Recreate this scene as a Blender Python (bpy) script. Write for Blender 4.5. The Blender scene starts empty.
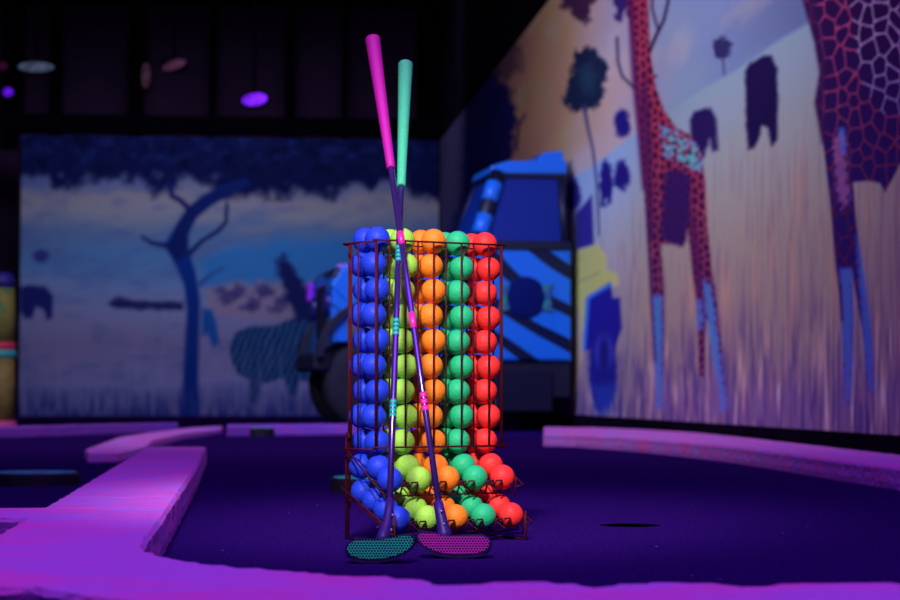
import bpy, bmesh, math, random
import numpy as np
from mathutils import Vector, Matrix
from mathutils.geometry import tessellate_polygon

random.seed(4)
rng = np.random.default_rng(7)
S = bpy.context.scene
C = S.collection
PI = math.pi

# ------------------------------------------------------------------ camera
FPX, H = 2000.0, 0.23
YAW, PITCH = math.atan(205 / FPX), math.atan(93 / FPX)
cam_d = bpy.data.cameras.new('camera')
cam = bpy.data.objects.new('camera', cam_d)
C.objects.link(cam)
cam_d.sensor_width = 36.0
cam_d.lens = 36.0 * FPX / 900
cam.location = (0, 0, H)
cam.rotation_euler = (PI / 2 + PITCH, 0, -YAW)
cam_d.clip_end = 100
cam_d.clip_start = 0.05
cam_d.dof.use_dof = True
cam_d.dof.focus_distance = 2.98
cam_d.dof.aperture_fstop = 7.6
S.camera = cam
S.view_settings.view_transform = 'Standard'
S.view_settings.look = 'None'
S.view_settings.gamma = 1
S.view_settings.exposure = 0.0
CR = (Matrix.Rotation(-YAW, 3, 'Z') @ Matrix.Rotation(PI / 2 + PITCH, 3, 'X'))
CO = Vector((0, 0, H))
FW = Vector((math.sin(YAW), math.cos(YAW), 0))
RT = Vector((math.cos(YAW), -math.sin(YAW), 0))


def ray(x, y):
    return CR @ Vector(((x - 450) / FPX, (300 - y) / FPX, -1))


def on_z(x, y, z=0.0):
    d = ray(x, y)
    return CO + d * ((z - H) / d.z)


def on_depth(x, y, dep):
    d = ray(x, y)
    return CO + d * (dep / d.dot(FW))


def on_Y(x, y, Y):
    d = ray(x, y)
    return CO + d * (Y / d.y)


def on_X(x, y, X):
    d = ray(x, y)
    return CO + d * (X / d.x)


CRn = np.array(CR)


def project(V):
    q = (V - np.array(CO)) @ CRn
    return 450 + FPX * q[:, 0] / -q[:, 2], 300 - FPX * q[:, 1] / -q[:, 2]


# ------------------------------------------------------------------ materials
def mat(name, col, rough=0.5, metal=0.0, spec=0.5, emit=None, estr=0.0, coat=0.0):
    m = bpy.data.materials.new(name)
    m.use_nodes = True
    b = m.node_tree.nodes['Principled BSDF']
    b.inputs['Base Color'].default_value = (*col, 1)
    b.inputs['Roughness'].default_value = rough
    b.inputs['Metallic'].default_value = metal
    b.inputs['Specular IOR Level'].default_value = spec
    if coat:
        b.inputs['Coat Weight'].default_value = coat
    if emit:
        b.inputs['Emission Color'].default_value = (*emit, 1)
        b.inputs['Emission Strength'].default_value = estr
    return m


def nt(m):
    return m.node_tree, m.node_tree.nodes['Principled BSDF']


def add_noise(m, col2, scale, lo=0.4, hi=0.6, bump=0.0, detail=4, bscale=None, bdist=0.01):
    """mottle a material with a second colour and an optional bump"""
    t, b = nt(m)
    tc = t.nodes.new('ShaderNodeTexCoord')
    n = t.nodes.new('ShaderNodeTexNoise')
    n.inputs['Scale'].default_value = scale
    n.inputs['Detail'].default_value = detail
    t.links.new(tc.outputs['Object'], n.inputs['Vector'])
    r = t.nodes.new('ShaderNodeValToRGB')
    r.color_ramp.elements[0].position = lo
    r.color_ramp.elements[1].position = hi
    r.color_ramp.elements[0].color = b.inputs['Base Color'].default_value
    r.color_ramp.elements[1].color = (*col2, 1)
    t.links.new(n.outputs['Fac'], r.inputs['Fac'])
    t.links.new(r.outputs['Color'], b.inputs['Base Color'])
    if bump:
        n2 = t.nodes.new('ShaderNodeTexNoise')
        n2.inputs['Scale'].default_value = bscale or scale
        n2.inputs['Detail'].default_value = 5
        t.links.new(tc.outputs['Object'], n2.inputs['Vector'])
        bp = t.nodes.new('ShaderNodeBump')
        bp.inputs['Strength'].default_value = bump
        bp.inputs['Distance'].default_value = bdist
        t.links.new(n2.outputs['Fac'], bp.inputs['Height'])
        t.links.new(bp.outputs['Normal'], b.inputs['Normal'])
    return m


def attr_mat(name, rough=0.6, spec=0.3):
    m = mat(name, (1, 1, 1), rough, spec=spec)
    t, b = nt(m)
    a = t.nodes.new('ShaderNodeAttribute')
    a.attribute_name = 'paint'
    t.links.new(a.outputs['Color'], b.inputs['Base Color'])
    return m


# ------------------------------------------------------------------ mesh helpers
def obj(name, bm, m, parent=None, smooth=False, loc=None):
    me = bpy.data.meshes.new(name)
    bmesh.ops.recalc_face_normals(bm, faces=bm.faces)
    if smooth:
        for f in bm.faces:
            f.smooth = True
    bm.to_mesh(me)
    bm.free()
    ms = m if isinstance(m, (list, tuple)) else [m]
    for q in ms:
        me.materials.append(q)
    o = bpy.data.objects.new(name, me)
    C.objects.link(o)
    if parent:
        o.parent = parent
    if loc is not None:
        o.location = loc
    return o


def tag(o, label=None, cat=None, group=None, kind=None):
    if label:
        o['label'] = label
    if cat:
        o['category'] = cat
    if group:
        o['group'] = group
    if kind:
        o['kind'] = kind
    return o


def thing(name, label, cat, loc=(0, 0, 0), rz=0, group=None):
    o = bpy.data.objects.new(name, None)
    C.objects.link(o)
    o.empty_display_size = 0.05
    o.location = loc
    o.rotation_euler = (0, 0, rz)
    return tag(o, label, cat, group)


def tube(bm, pts, r, seg=8, caps=True, radii=None):
    pts = [Vector(p) for p in pts]
    n = len(pts)
    rings = []
    prev = None
    for i, p in enumerate(pts):
        a = pts[max(i - 1, 0)]
        b = pts[min(i + 1, n - 1)]
        t = (b - a).normalized()
        if prev is None:
            up = Vector((0, 0, 1)) if abs(t.z) < 0.9 else Vector((1, 0, 0))
            x = t.cross(up).normalized()
        else:
            x = (prev - t * prev.dot(t)).normalized()
        prev = x
        y = t.cross(x)
        rr = radii[i] if radii else r
        rings.append([bm.verts.new(p + (x * math.cos(2 * PI * k / seg) + y * math.sin(2 * PI * k / seg)) * rr) for k in range(seg)])
    for i in range(n - 1):
        for k in range(seg):
            bm.faces.new((rings[i][k], rings[i][(k + 1) % seg], rings[i + 1][(k + 1) % seg], rings[i + 1][k]))
    if caps:
        bm.faces.new(rings[0][::-1])
        bm.faces.new(rings[-1])
    return bm


def box(bm, lo, hi, bev=0.0):
    x0, y0, z0 = lo
    x1, y1, z1 = hi
    v = [bm.verts.new(p) for p in ((x0, y0, z0), (x1, y0, z0), (x1, y1, z0), (x0, y1, z0), (x0, y0, z1), (x1, y0, z1), (x1, y1, z1), (x0, y1, z1))]
    fs = [bm.faces.new([v[i] for i in q]) for q in ((0, 3, 2, 1), (4, 5, 6, 7), (0, 1, 5, 4), (1, 2, 6, 5), (2, 3, 7, 6), (3, 0, 4, 7))]
    if bev:
        es = {e for f in fs for e in f.edges}
        bmesh.ops.bevel(bm, geom=list(es), offset=bev, segments=3, affect='EDGES', profile=0.5)
    return bm


def prism(bm, pts, off, bev=0.0, seg=2):
    """closed polygon pts (Vectors) extruded along off"""
    off = Vector(off)
    a = [bm.verts.new(p) for p in pts]
    b = [bm.verts.new(Vector(p) + off) for p in pts]
    n = len(pts)
    fs = [bm.faces.new(a[::-1]), bm.faces.new(b)]
    for i in range(n):
        fs.append(bm.faces.new((a[i], a[(i + 1) % n], b[(i + 1) % n], b[i])))
    if bev:
        es = list(fs[0].edges) + list(fs[1].edges)
        bmesh.ops.bevel(bm, geom=es, offset=bev, segments=seg, affect='EDGES', profile=0.5)
    return bm


def lathe(bm, prof, seg=24, axis='Z', cx=0, cy=0, cz=0):
    rings = []
    for r, h in prof:
        ring = []
        for k in range(seg):
            a = 2 * PI * k / seg
            c, s = math.cos(a) * r, math.sin(a) * r
            p = {'Z': (cx + c, cy + s, cz + h), 'Y': (cx + c, cy + h, cz + s), 'X': (cx + h, cy + c, cz + s)}[axis]
            ring.append(bm.verts.new(p))
        rings.append(ring)
    for i in range(len(rings) - 1):
        for k in range(seg):
            bm.faces.new((rings[i][k], rings[i][(k + 1) % seg], rings[i + 1][(k + 1) % seg], rings[i + 1][k]))
    if prof[0][0] > 1e-6:
        bm.faces.new(rings[0][::-1])
    if prof[-1][0] > 1e-6:
        bm.faces.new(rings[-1])
    bmesh.ops.remove_doubles(bm, verts=bm.verts, dist=1e-6)
    return bm


NB = bmesh.new

# ------------------------------------------------------------------ numpy painting tools
def s2l(c):
    c = np.asarray(c, float) / 255.0
    return np.where(c <= 0.04045, c / 12.92, ((c + 0.055) / 1.055) ** 2.4)


_lat = rng.random((256, 256))


def vnoise(x, y, oct=3):
    tot, amp, s = 0.0, 1.0, 0.0
    for o in range(oct):
        xi, yi = np.floor(x).astype(int), np.floor(y).astype(int)
        fx, fy = x - xi, y - yi
        fx, fy = fx * fx * (3 - 2 * fx), fy * fy * (3 - 2 * fy)
        g = lambda a, b: _lat[(a + 37 * o) % 256, (b + 91 * o) % 256]
        v = (g(xi, yi) * (1 - fx) + g(xi + 1, yi) * fx) * (1 - fy) + (g(xi, yi + 1) * (1 - fx) + g(xi + 1, yi + 1) * fx) * fy
        tot = tot + v * amp
        s += amp
        amp *= 0.5
        x, y = x * 2.03, y * 2.03
    return tot / s


def sdf(P, Q, poly):
    poly = np.array(poly, float)
    d = np.full(P.shape, 1e9)
    inside = np.zeros(P.shape, bool)
    n = len(poly)
    for i in range(n):
        a, b = poly[i], poly[(i + 1) % n]
        e = b - a
        L = max(e @ e, 1e-9)
        t = np.clip(((P - a[0]) * e[0] + (Q - a[1]) * e[1]) / L, 0, 1)
        d = np.minimum(d, np.hypot(P - a[0] - t * e[0], Q - a[1] - t * e[1]))
        c = ((a[1] > Q) != (b[1] > Q))
        with np.errstate(divide='ignore', invalid='ignore'):
            xs = a[0] + (Q - a[1]) / (b[1] - a[1] if b[1] != a[1] else 1e-9) * e[0]
        inside ^= c & (P < xs)
    return np.where(inside, -d, d)


class Canvas:
    def __init__(s, P, Q):
        s.P, s.Q = P, Q
        s.c = np.zeros((len(P), 3))

    def put(s, m, col):
        m = np.clip(m, 0, 1)[:, None]
        s.c = s.c * (1 - m) + np.asarray(col, float) * m

    def poly(s, pts, col, soft=1.5, rag=0.0, rs=0.12, op=1.0):
        d = sdf(s.P, s.Q, pts)
        if rag:
            d = d + (vnoise(s.P * rs + 11, s.Q * rs + 5, 4) - 0.5) * rag * 2
        s.put(np.clip(0.5 - d / (2 * soft), 0, 1) * op, col)

    def line(s, pts, w, col, soft=1.2, op=1.0):
        d = np.full(s.P.shape, 1e9)
        ws = w if isinstance(w, (list, tuple)) else [w] * len(pts)
        for i in range(len(pts) - 1):
            a, b = np.array(pts[i], float), np.array(pts[i + 1], float)
            e = b - a
            t = np.clip(((s.P - a[0]) * e[0] + (s.Q - a[1]) * e[1]) / (e @ e), 0, 1)
            d = np.minimum(d, np.hypot(s.P - a[0] - t * e[0], s.Q - a[1] - t * e[1]) - (ws[i] + (ws[i + 1] - ws[i]) * t) / 2)
        s.put(np.clip(0.5 - d / (2 * soft), 0, 1) * op, col)

    def ell(s, cx, cy, rx, ry, col, soft=1.5, rag=0.0, rs=.15, op=1.0):
        d = (np.hypot((s.P - cx) / rx, (s.Q - cy) / ry) - 1) * min(rx, ry)
        if rag:
            d = d + (vnoise(s.P * rs + 3, s.Q * rs + 9, 4) - 0.5) * rag * 2
        s.put(np.clip(0.5 - d / (2 * soft), 0, 1) * op, col)


def ramp(x, stops):
    xs = [a for a, _ in stops]
    return np.stack([np.interp(x, xs, [c[k] for _, c in stops]) for k in range(3)], 1)


def grid_mesh(name, V, nx, ny, col, m):
    """V (nx*ny,3) column-major by x; one mesh with a painted colour per vertex"""
    idx = np.arange(nx * ny).reshape(nx, ny)
    q = np.stack([idx[:-1, :-1], idx[1:, :-1], idx[1:, 1:], idx[:-1, 1:]], -1).reshape(-1, 4)
    me = bpy.data.meshes.new(name)
    me.vertices.add(len(V))
    me.vertices.foreach_set('co', V.astype(np.float32).ravel())
    me.loops.add(q.size)
    me.loops.foreach_set('vertex_index', q.ravel().astype(np.int32))
    me.polygons.add(len(q))
    me.polygons.foreach_set('loop_start', (np.arange(len(q)) * 4).astype(np.int32))
    me.update(calc_edges=True)
    a = me.attributes.new('paint', 'FLOAT_COLOR', 'POINT')
    a.data.foreach_set('color', np.concatenate([col, np.ones((len(col), 1))], 1).astype(np.float32).ravel())
    me.materials.append(m)
    o = bpy.data.objects.new(name, me)
    C.objects.link(o)
    return o


# ================================================================== SETTING
XR, YB, ZT, ZB = 2.0, 20.5, 2.84, 0.10       # right wall, back wall, top and foot of the murals

carpet = mat('carpet', (0.014, 0.003, 0.075), 0.95, spec=0.0)
add_noise(carpet, (0.038, 0.008, 0.19), 160, 0.35, 0.7, bump=0.6, bscale=420, bdist=0.004)
# sparse pale flecks of lint in the carpet
t, b = nt(carpet)
tc = t.nodes.new('ShaderNodeTexCoord')
vo = t.nodes.new('ShaderNodeTexVoronoi'); vo.inputs['Scale'].default_value = 13
mp = t.nodes.new('ShaderNodeMath'); mp.operation = 'LESS_THAN'; mp.inputs[1].default_value = 0.028
mx = t.nodes.new('ShaderNodeMix'); mx.data_type = 'RGBA'
src = b.inputs['Base Color'].links[0].from_socket
t.links.new(tc.outputs['Object'], vo.inputs['Vector'])
t.links.new(vo.outputs['Distance'], mp.inputs[0])
t.links.new(mp.outputs[0], mx.inputs[0])
t.links.new(src, mx.inputs[6]); mx.inputs[7].default_value = (0.35, 0.25, 0.75, 1)
t.links.new(mx.outputs[2], b.inputs['Base Color'])

hole = on_z(630, 525, 0)
HR = 0.054


def floor_mesh():
    bm = NB()
    h = 0.2
    n = 40
    circ, sq = [], []
    for k in range(n):
        a = 2 * PI * k / n + PI / 4
        c, s = math.cos(a), math.sin(a)
        circ.append(bm.verts.new((hole.x + c * HR, hole.y + s * HR, 0)))
        m_ = max(abs(c), abs(s))
        sq.append(bm.verts.new((hole.x + c / m_ * h, hole.y + s / m_ * h, 0)))
    for k in range(n):
        bm.faces.new((circ[k], circ[(k + 1) % n], sq[(k + 1) % n], sq[k]))
    x0, x1, y0, y1 = hole.x - h, hole.x + h, hole.y - h, hole.y + h
    X0, X1, Y0, Y1 = -4.0, XR + .12, -1.0, YB + 1.2
    for (a, b_, c, d) in ((X0, X1, Y0, y0), (X0, X1, y1, Y1), (X0, x0, y0, y1), (x1, X1, y0, y1)):
        bm.faces.new([bm.verts.new(p) for p in ((a, c, 0), (b_, c, 0), (b_, d, 0), (a, d, 0))])
    for f in bm.faces:
        f.normal_update()
        if f.normal.z < 0:
            f.normal_flip()
    return bm


bmf = floor_mesh()
me = bpy.data.meshes.new('floor'); bmf.to_mesh(me); bmf.free(); me.materials.append(carpet)
fl = bpy.data.objects.new('floor', me); C.objects.link(fl); tag(fl, kind='structure')

cup = thing('golf_cup', 'dark round putting hole sunk in the carpet right of the ball rack', 'golf hole', (hole.x, hole.y, 0))
blk = mat('cup_black', (0.002, 0.002, 0.004), 0.9, spec=0.0)
bm = lathe(NB(), [(HR - .0005, -0.0005), (HR - .0005, -0.10), (HR - .004, -0.10), (HR - .004, -0.0005), (HR - .0005, -0.0005)], 40)
obj('cup_liner', bm, blk, cup, True)
bm = lathe(NB(), [(0.0001, -0.098), (HR - .005, -0.098), (HR - .005, -0.095), (0.0001, -0.095)], 40)
obj('cup_base', bm, blk, cup)

dark = add_noise(mat('black_paint', (0.006, 0.004, 0.014), 0.9, spec=0), (0.010, 0.006, 0.022), 3)
upper = add_noise(mat('dark_drape', (0.030, 0.014, 0.060), 0.9, spec=0), (0.038, 0.017, 0.072), 2)
bm = box(NB(), (XR + .012, -1, 0), (XR + .12, YB + 1.2, 4.4))
tag(obj('wall_right', bm, dark), kind='structure')
bm = box(NB(), (-4.0, YB + 1.05, 0), (XR + .012, YB + 1.2, 4.4))
tag(obj('wall_back', bm, upper), kind='structure')
bm = box(NB(), (-4.1, -1, 0), (-4.0, YB + 1.2, 4.4))
tag(obj('wall_left', bm, dark), kind='structure')
bm = box(NB(), (-4.1, 1.5, 4.4), (XR + .12, YB + 1.2, 4.5))
tag(obj('ceiling', bm, dark), kind='structure')
# black plinth under the right mural
bm = box(NB(), (XR - .006, 1.0, 0), (XR + .012, YB, ZB))
tag(obj('baseboard_right', bm, dark), kind='structure')

# ------------------------------------------------------------------ right mural
GAIN_R, GAIN_B = 3.7, 3.7
pxs = np.concatenate([np.arange(436.5, 905, 1.0), np.arange(905, 1090, 5.0)])
ys = []
for p in pxs:
    d = ray(p, 393)
    ys.append(d.y / d.x * XR)
ys = np.array(ys)
nb_, nt_ = 300, 40
cols = []
for yy in ys:
    dep = yy * math.cos(YAW) + XR * math.sin(YAW)
    zt = min(ZT - .02, H + 415 / FPX * dep)
    z = np.concatenate([np.linspace(ZB, zt, nb_), np.linspace(zt, ZT, nt_ + 1)[1:]])
    cols.append(np.stack([np.full(z.shape, XR), np.full(z.shape, yy), z], 1))
V = np.concatenate(cols)
P, Q = project(V)
cv = Canvas(P, Q)
Zw, Yw = V[:, 2], V[:, 1]
# sky, cloud and hill, in wall coordinates
n1 = vnoise(Yw * 0.55 + 3, Zw * 2.2, 4)
n2 = vnoise(Yw * 1.3 + 9, Zw * 5, 4)
sky = ramp(P + (n1 - .5) * 120, [(430, (60, 48, 70)), (500, (128, 92, 84)), (560, (158, 112, 78)), (605, (134, 118, 112)), (650, (98, 116, 146)), (720, (84, 98, 132)), (820, (66, 74, 108)), (900, (60, 62, 98))])
cv.c = sky
cv.put(np.clip((n1 - .5) * 4, 0, 1) * np.clip((650 - P) / 90, 0, 1) * .7, (158, 108, 76))
cv.put(np.clip((n2 - .55) * 4, 0, 1) * .45, (136, 132, 130))
cv.put(np.clip((1.75 - Zw) / 0.5, 0, 1) * .55, (102, 140, 168))
hill = 1.555 + (vnoise(Yw * .8, Zw * 0, 3) - .5) * .05
field = ramp(Zw, [(ZB, (104, 84, 106)), (0.30, (106, 94, 100)), (0.55, (116, 106, 102)), (0.85, (122, 116, 108)), (1.2, (118, 126, 126)), (1.56, (104, 126, 146))])
m_ = np.clip((hill - Zw) / .02 + .5, 0, 1)
cv.put(m_, field)
# dry grass: vertical strokes that get coarser and darker toward the foot
g1 = vnoise(P * 0.42, Zw * 5.0 + P * .01, 3)
g2 = vnoise(P * 0.16 + 50, Zw * 3.0, 3)
low = np.clip((0.62 - Zw) / 0.45, 0, 1) * np.clip((P - 545) / 60, .25, 1)
cv.put(np.clip((g1 - .46) * 5, 0, 1) * low * 1.0, (32, 26, 92))
cv.put(np.clip((g2 - .55) * 5, 0, 1) * low * .85, (52, 38, 104))
cv.put(np.clip((.36 - g1) * 6, 0, 1) * low * .8, (196, 168, 152))
mid = np.clip((1.35 - Zw) / .5, 0, 1)
cv.put(np.clip((g1 - .5) * 4, 0, 1) * mid * .5, (92, 70, 96))
cv.put(np.clip((g2 - .52) * 4, 0, 1) * mid * .42, (156, 118, 96))
DK = (26, 18, 62)
# acacia and rocks at the far left end
cv.poly([(436, 150), (452, 118), (463, 92), (480, 72), (500, 72), (512, 92), (514, 130), (508, 165), (500, 200), (500, 260), (436, 260)], (22, 20, 74), 2.5, 9, .1)
cv.poly([(436, 140), (455, 105), (466, 110), (462, 190), (450, 230), (436, 240)], (52, 46, 74), 3, 6, .12, .7)
cv.poly([(478, 66), (500, 30), (515, 0), (520, 70), (505, 82)], (64, 42, 62), 4, 8, .12, .8)
cv.line([(516, 150), (519, 125), (525, 115)], 2.0, (40, 30, 66))
cv.poly([(560, -20), (562, 5), (572, 18), (583, 20), (592, 10), (600, -20)], (48, 26, 46), 3, 10, .15)
# lone tree
cv.poly([(564, 104), (566, 88), (571, 70), (577, 52), (586, 46), (594, 50), (601, 58), (608, 64), (606, 78), (602, 96), (597, 108), (588, 108), (578, 112), (570, 110)], (20, 26, 44), 2, 6, .2)
cv.ell(587, 78, 8, 14, (30, 56, 68), 4, 5, .2, .6)
cv.line([(584, 106), (588, 128), (593, 150), (597, 185), (599, 235)], [3.5, 3, 2.5, 2.5, 1.6], (46, 44, 72))
# small grazing herd
for (x, y, rx, ry) in ((573, 196, 7, 18), (606, 181, 6, 22), (622, 176, 7.5, 14), (622, 124, 7.5, 14)):
    cv.ell(x, y, rx, ry, (24, 18, 78), 1.6, 3, .2)
cv.line([(603, 190), (602, 206)], 3, (24, 18, 78)); cv.line([(610, 188), (610, 202)], 3, (24, 18, 78))
# small tree on the hill
cv.ell(723, 48, 9, 10, (36, 34, 74), 1.6, 5, .25)
cv.line([(723, 56), (724, 74)], 2, (44, 44, 84), op=.8)
# elephants
cv.poly([(745, 72), (749, 64), (756, 60), (763, 56), (772, 56), (777, 68), (778, 100), (777, 140), (772, 146), (768, 128), (762, 126), (758, 142), (754, 148), (748, 150), (746, 120)], (22, 14, 54), 1.8, 1.2, .2)
cv.poly([(690, 120), (694, 112), (702, 109), (711, 108), (716, 118), (717, 150), (713, 152), (710, 138), (706, 150), (703, 158), (697, 154), (691, 140)], (28, 18, 66), 1.8, 1.2, .2)
cv.line([(716, 120), (718, 150)], 1.8, (46, 40, 84))
# painted yellow truck
cv.poly([(575, 215), (592, 195), (594, 245), (576, 250)], (34, 30, 90), 1.5)
cv.poly([(574, 252), (598, 244), (606, 258), (606, 270), (616, 274), (618, 284), (588, 295), (584, 330), (574, 345)], (176, 158, 74), 1.8)
cv.poly([(574, 310), (580, 305), (584, 348), (574, 400)], (150, 126, 100), 1.8)
cv.line([(577, 283), (600, 272)], 1.5, (96, 92, 70))
cv.line([(575, 262), (584, 258)], 5, (120, 120, 70), op=.7)
cv.poly([(586, 298), (610, 282), (613, 298), (620, 298), (622, 328), (616, 345), (614, 350), (584, 350)], (24, 20, 96), 1.6)
cv.line([(584, 350), (588, 298), (611, 284)], 3, (46, 96, 176))
cv.ell(603, 370, 14, 42, (24, 22, 92), 2, 2, .2)
cv.ell(604, 352, 9, 18, (52, 60, 140), 2, op=.6)
cv.ell(604, 356, 5, 20, (22, 20, 80), 2)
cv.poly([(592, 385), (616, 385), (612, 414), (598, 416)], (30, 56, 130), 4, 4, .3, .55)
# dead branches behind the first giraffe
BR = (30, 20, 50)
cv.line([(648, 55), (656, 36), (664, 20), (668, 2), (669, -20)], [4, 3.4, 3, 3, 2.4], BR)
cv.line([(658, 30), (652, 8), (653, -10)], 2.2, BR)
cv.line([(634, 88), (622, 76), (618, 62), (617, 38)], 2.4, BR)
cv.line([(640, 84), (656, 76)], 2.4, BR)
cv.poly([(609, -20), (612, 4), (620, 22), (627, 10), (632, 30), (640, -20)], (40, 24, 70), 2, 7, .25)


def giraffe_fur(poly, cell, line_cols, spot_cols, lw, seed):
    d = sdf(P, Q, poly)
    sel = d < 3
    p, q = P[sel], Q[sel]
    r = np.random.default_rng(seed)
    x0, x1, y0, y1 = p.min() - 20, p.max() + 20, q.min() - 20, q.max() + 20
    gx, gy = np.meshgrid(np.arange(x0, x1, cell[0]), np.arange(y0, y1, cell[1]), indexing='ij')
    gy[::2] += cell[1] / 2
    pts = np.stack([(gx + r.uniform(-.33, .33, gx.shape) * cell[0]).ravel(), (gy + r.uniform(-.33, .33, gy.shape) * cell[1]).ravel()], 1)
    f1 = np.full(p.shape, 1e9); f2 = f1.copy()
    for a in pts:
        dd = np.hypot((p - a[0]) / cell[0], (q - a[1]) / cell[1])
        f2 = np.where(dd < f1, f1, np.minimum(f2, dd)); f1 = np.minimum(f1, dd)
    w = np.clip((lw - (f2 - f1)) / lw * 1.6, 0, 1)[:, None]
    col = spot_cols(p, q) * (1 - w) + line_cols(p, q) * w
    a = np.clip(.5 - d[sel] / 2.4, 0, 1)[:, None]
    cv.c[sel] = cv.c[sel] * (1 - a) + col * a


def two(axis_lo, axis_hi, f, ca, cb):
    def g(p, q):
        t_ = np.clip((f(p, q) - axis_lo) / (axis_hi - axis_lo), 0, 1)[:, None]
        return np.array(ca, float) * (1 - t_) + np.array(cb, float) * t_
    return g


# first giraffe
g1p = [(626, -60), (628, 10), (634, 60), (636, 100), (640, 140), (644, 190), (647, 240), (651, 300), (655, 360), (658, 408), (663, 408), (664, 340), (664, 290), (661, 245), (672, 244), (683, 246), (688, 230), (692, 270), (697, 300), (699, 376), (704, 376), (706, 318), (712, 330), (718, 380), (724, 410), (728, 408), (722, 350), (717, 300), (712, 270), (707, 225), (705, 180), (700, 150), (692, 136), (676, 128), (664, 110), (656, 88), (650, 50), (648, 0), (648, -60)]
giraffe_fur(g1p, (6.5, 9), two(120, 300, lambda p, q: q, (150, 52, 66), (96, 50, 84)), two(0, 200, lambda p, q: q, (66, 12, 42), (48, 13, 50)), .28, 2)
cv.poly([(640, 90), (646, 70), (652, 130), (654, 240), (648, 240)], (52, 18, 58), 2, op=.7)
cv.poly([(626, -60), (631, -60), (636, 60), (641, 110), (646, 190), (642, 190), (630, 60)], (60, 16, 58), 2, op=.8)
d_ = sdf(P, Q, [(660, 126), (674, 130), (690, 138), (700, 150), (703, 172), (690, 168), (676, 160), (664, 156)])
sp = vnoise(P * .33, Q * .3, 3)
cv.put(np.clip(.5 - d_ / 5, 0, 1) * np.clip((sp - .40) * 6, 0, 1), (70, 136, 206))
cv.poly([(664, 172), (680, 168), (690, 178), (690, 215), (684, 246), (670, 244), (661, 236)], (36, 18, 70), 2.5, 3, .2, .92)
cv.poly([(688, 215), (696, 215), (704, 300), (700, 330), (696, 300)], (60, 20, 62), 2, op=.7)
for pts in ([(652, 296), (662, 296), (663, 408), (657, 408)], [(703, 280), (711, 285), (727, 408), (722, 412), (708, 326)], [(697, 300), (702, 300), (702, 330), (698, 330)]):
    cv.poly(pts, (56, 104, 190), 2.6, 2, .3, .9)
cv.line([(648, 212), (651, 300), (655, 360)], 2, (44, 20, 66), op=.8)
# second giraffe (only its body and legs are inside the picture)
g2p = [(800, -150), (803, 0), (815, 43), (820, 73), (815, 103), (823, 143), (830, 200), (836, 270), (843, 320), (845, 404), (851, 404), (853, 320), (852, 272), (857, 300), (864, 340), (868, 392), (874, 392), (870, 330), (862, 270), (856, 220), (853, 182), (868, 181), (880, 183), (885, 192), (893, 178), (900, 164), (925, 150), (960, 170), (985, 240), (1000, 380), (1012, 380), (1010, 200), (1005, 60), (1000, -60), (960, -150)]
giraffe_fur(g2p, (13, 19), lambda p, q: np.where((np.clip((p - 838 - (q - 60) * .15) / 40, 0, 1) * np.clip((150 - q) / 70, .15, 1))[:, None] > .5, np.array([[132, 112, 176.]]), np.array([[132, 52, 92.]])) * np.clip(1.15 - q / 330, .5, 1)[:, None], two(0, 200, lambda p, q: q, (34, 14, 54), (32, 18, 74)), .12, 5)
cv.poly([(803, 0), (815, 43), (820, 73), (815, 103), (822, 143), (827, 140), (822, 100), (828, 70), (815, 0)], (42, 18, 58), 3, op=.8)
cv.poly([(833, 140), (843, 130), (846, 165), (850, 200), (842, 210), (836, 190)], (150, 96, 140), 2, 6, .3, .55)
cv.poly([(838, 128), (845, 128), (846, 150), (842, 155)], (64, 96, 190), 2, op=.7)
for pts in ([(840, 268), (852, 268), (853, 320), (851, 402), (845, 402), (842, 320)], [(856, 235), (862, 262), (871, 330), (874, 392), (869, 392), (862, 325)]):
    cv.poly(pts, (56, 90, 180), 2.6, 2, .3, .85)
cv.line([(840, 285), (842, 320)], 3, (44, 22, 66), op=.8)
# tufts of grass drawn over the feet
cv.put(np.clip((vnoise(P * .5, Zw * 4, 2) - .42) * 5, 0, 1) * np.clip((.36 - Zw) / .16, 0, 1) * np.clip((P - 640) / 10, 0, 1) * .8, (88, 72, 108))
mural_mat = attr_mat('mural_print', 0.8, 0.0)
mr = grid_mesh('mural', V, len(pxs), nb_ + nt_, np.clip(s2l(np.clip(cv.c, 0, 255)) * GAIN_R, 0, .95), mural_mat)
tag(mr, 'long savanna mural with two giraffes and elephants covering the right wall', 'mural')

# ------------------------------------------------------------------ back mural
XL = on_Y(20, 300, YB).x
nx, nz = 300, 170
gx, gz = np.meshgrid(np.linspace(XL, XR - .015, nx), np.linspace(0.0, ZT, nz), indexing='ij')
V = np.stack([gx.ravel(), np.full(gx.size, YB), gz.ravel()], 1)
P, Q = project(V)
cv = Canvas(P, Q)
n1 = vnoise(P * .02, Q * .06, 4); n2 = vnoise(P * .05 + 8, Q * .12, 4)
cv.c = ramp(Q + (n1 - .5) * 26, [(138, (20, 24, 78)), (180, (52, 60, 104)), (196, (86, 82, 104)), (214, (84, 84, 110)), (232, (56, 72, 116)), (262, (50, 78, 130)), (284, (68, 84, 134)), (310, (82, 84, 130)), (345, (82, 76, 122)), (385, (82, 82, 134)), (405, (64, 62, 116)), (425, (36, 36, 92))])
cv.put(np.clip((n2 - .5) * 4, 0, 1) * .35, (46, 56, 112))
cv.poly([(200, 262), (230, 248), (275, 240), (330, 236), (440, 232), (440, 292), (300, 288), (250, 284), (205, 284)], (24, 74, 142), 7, 8, .05, .75)
cv.poly([(205, 288), (235, 284), (300, 284), (380, 286), (440, 288), (440, 318), (330, 322), (235, 318), (205, 312)], (96, 78, 110), 3, 8, .1, .7)
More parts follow.
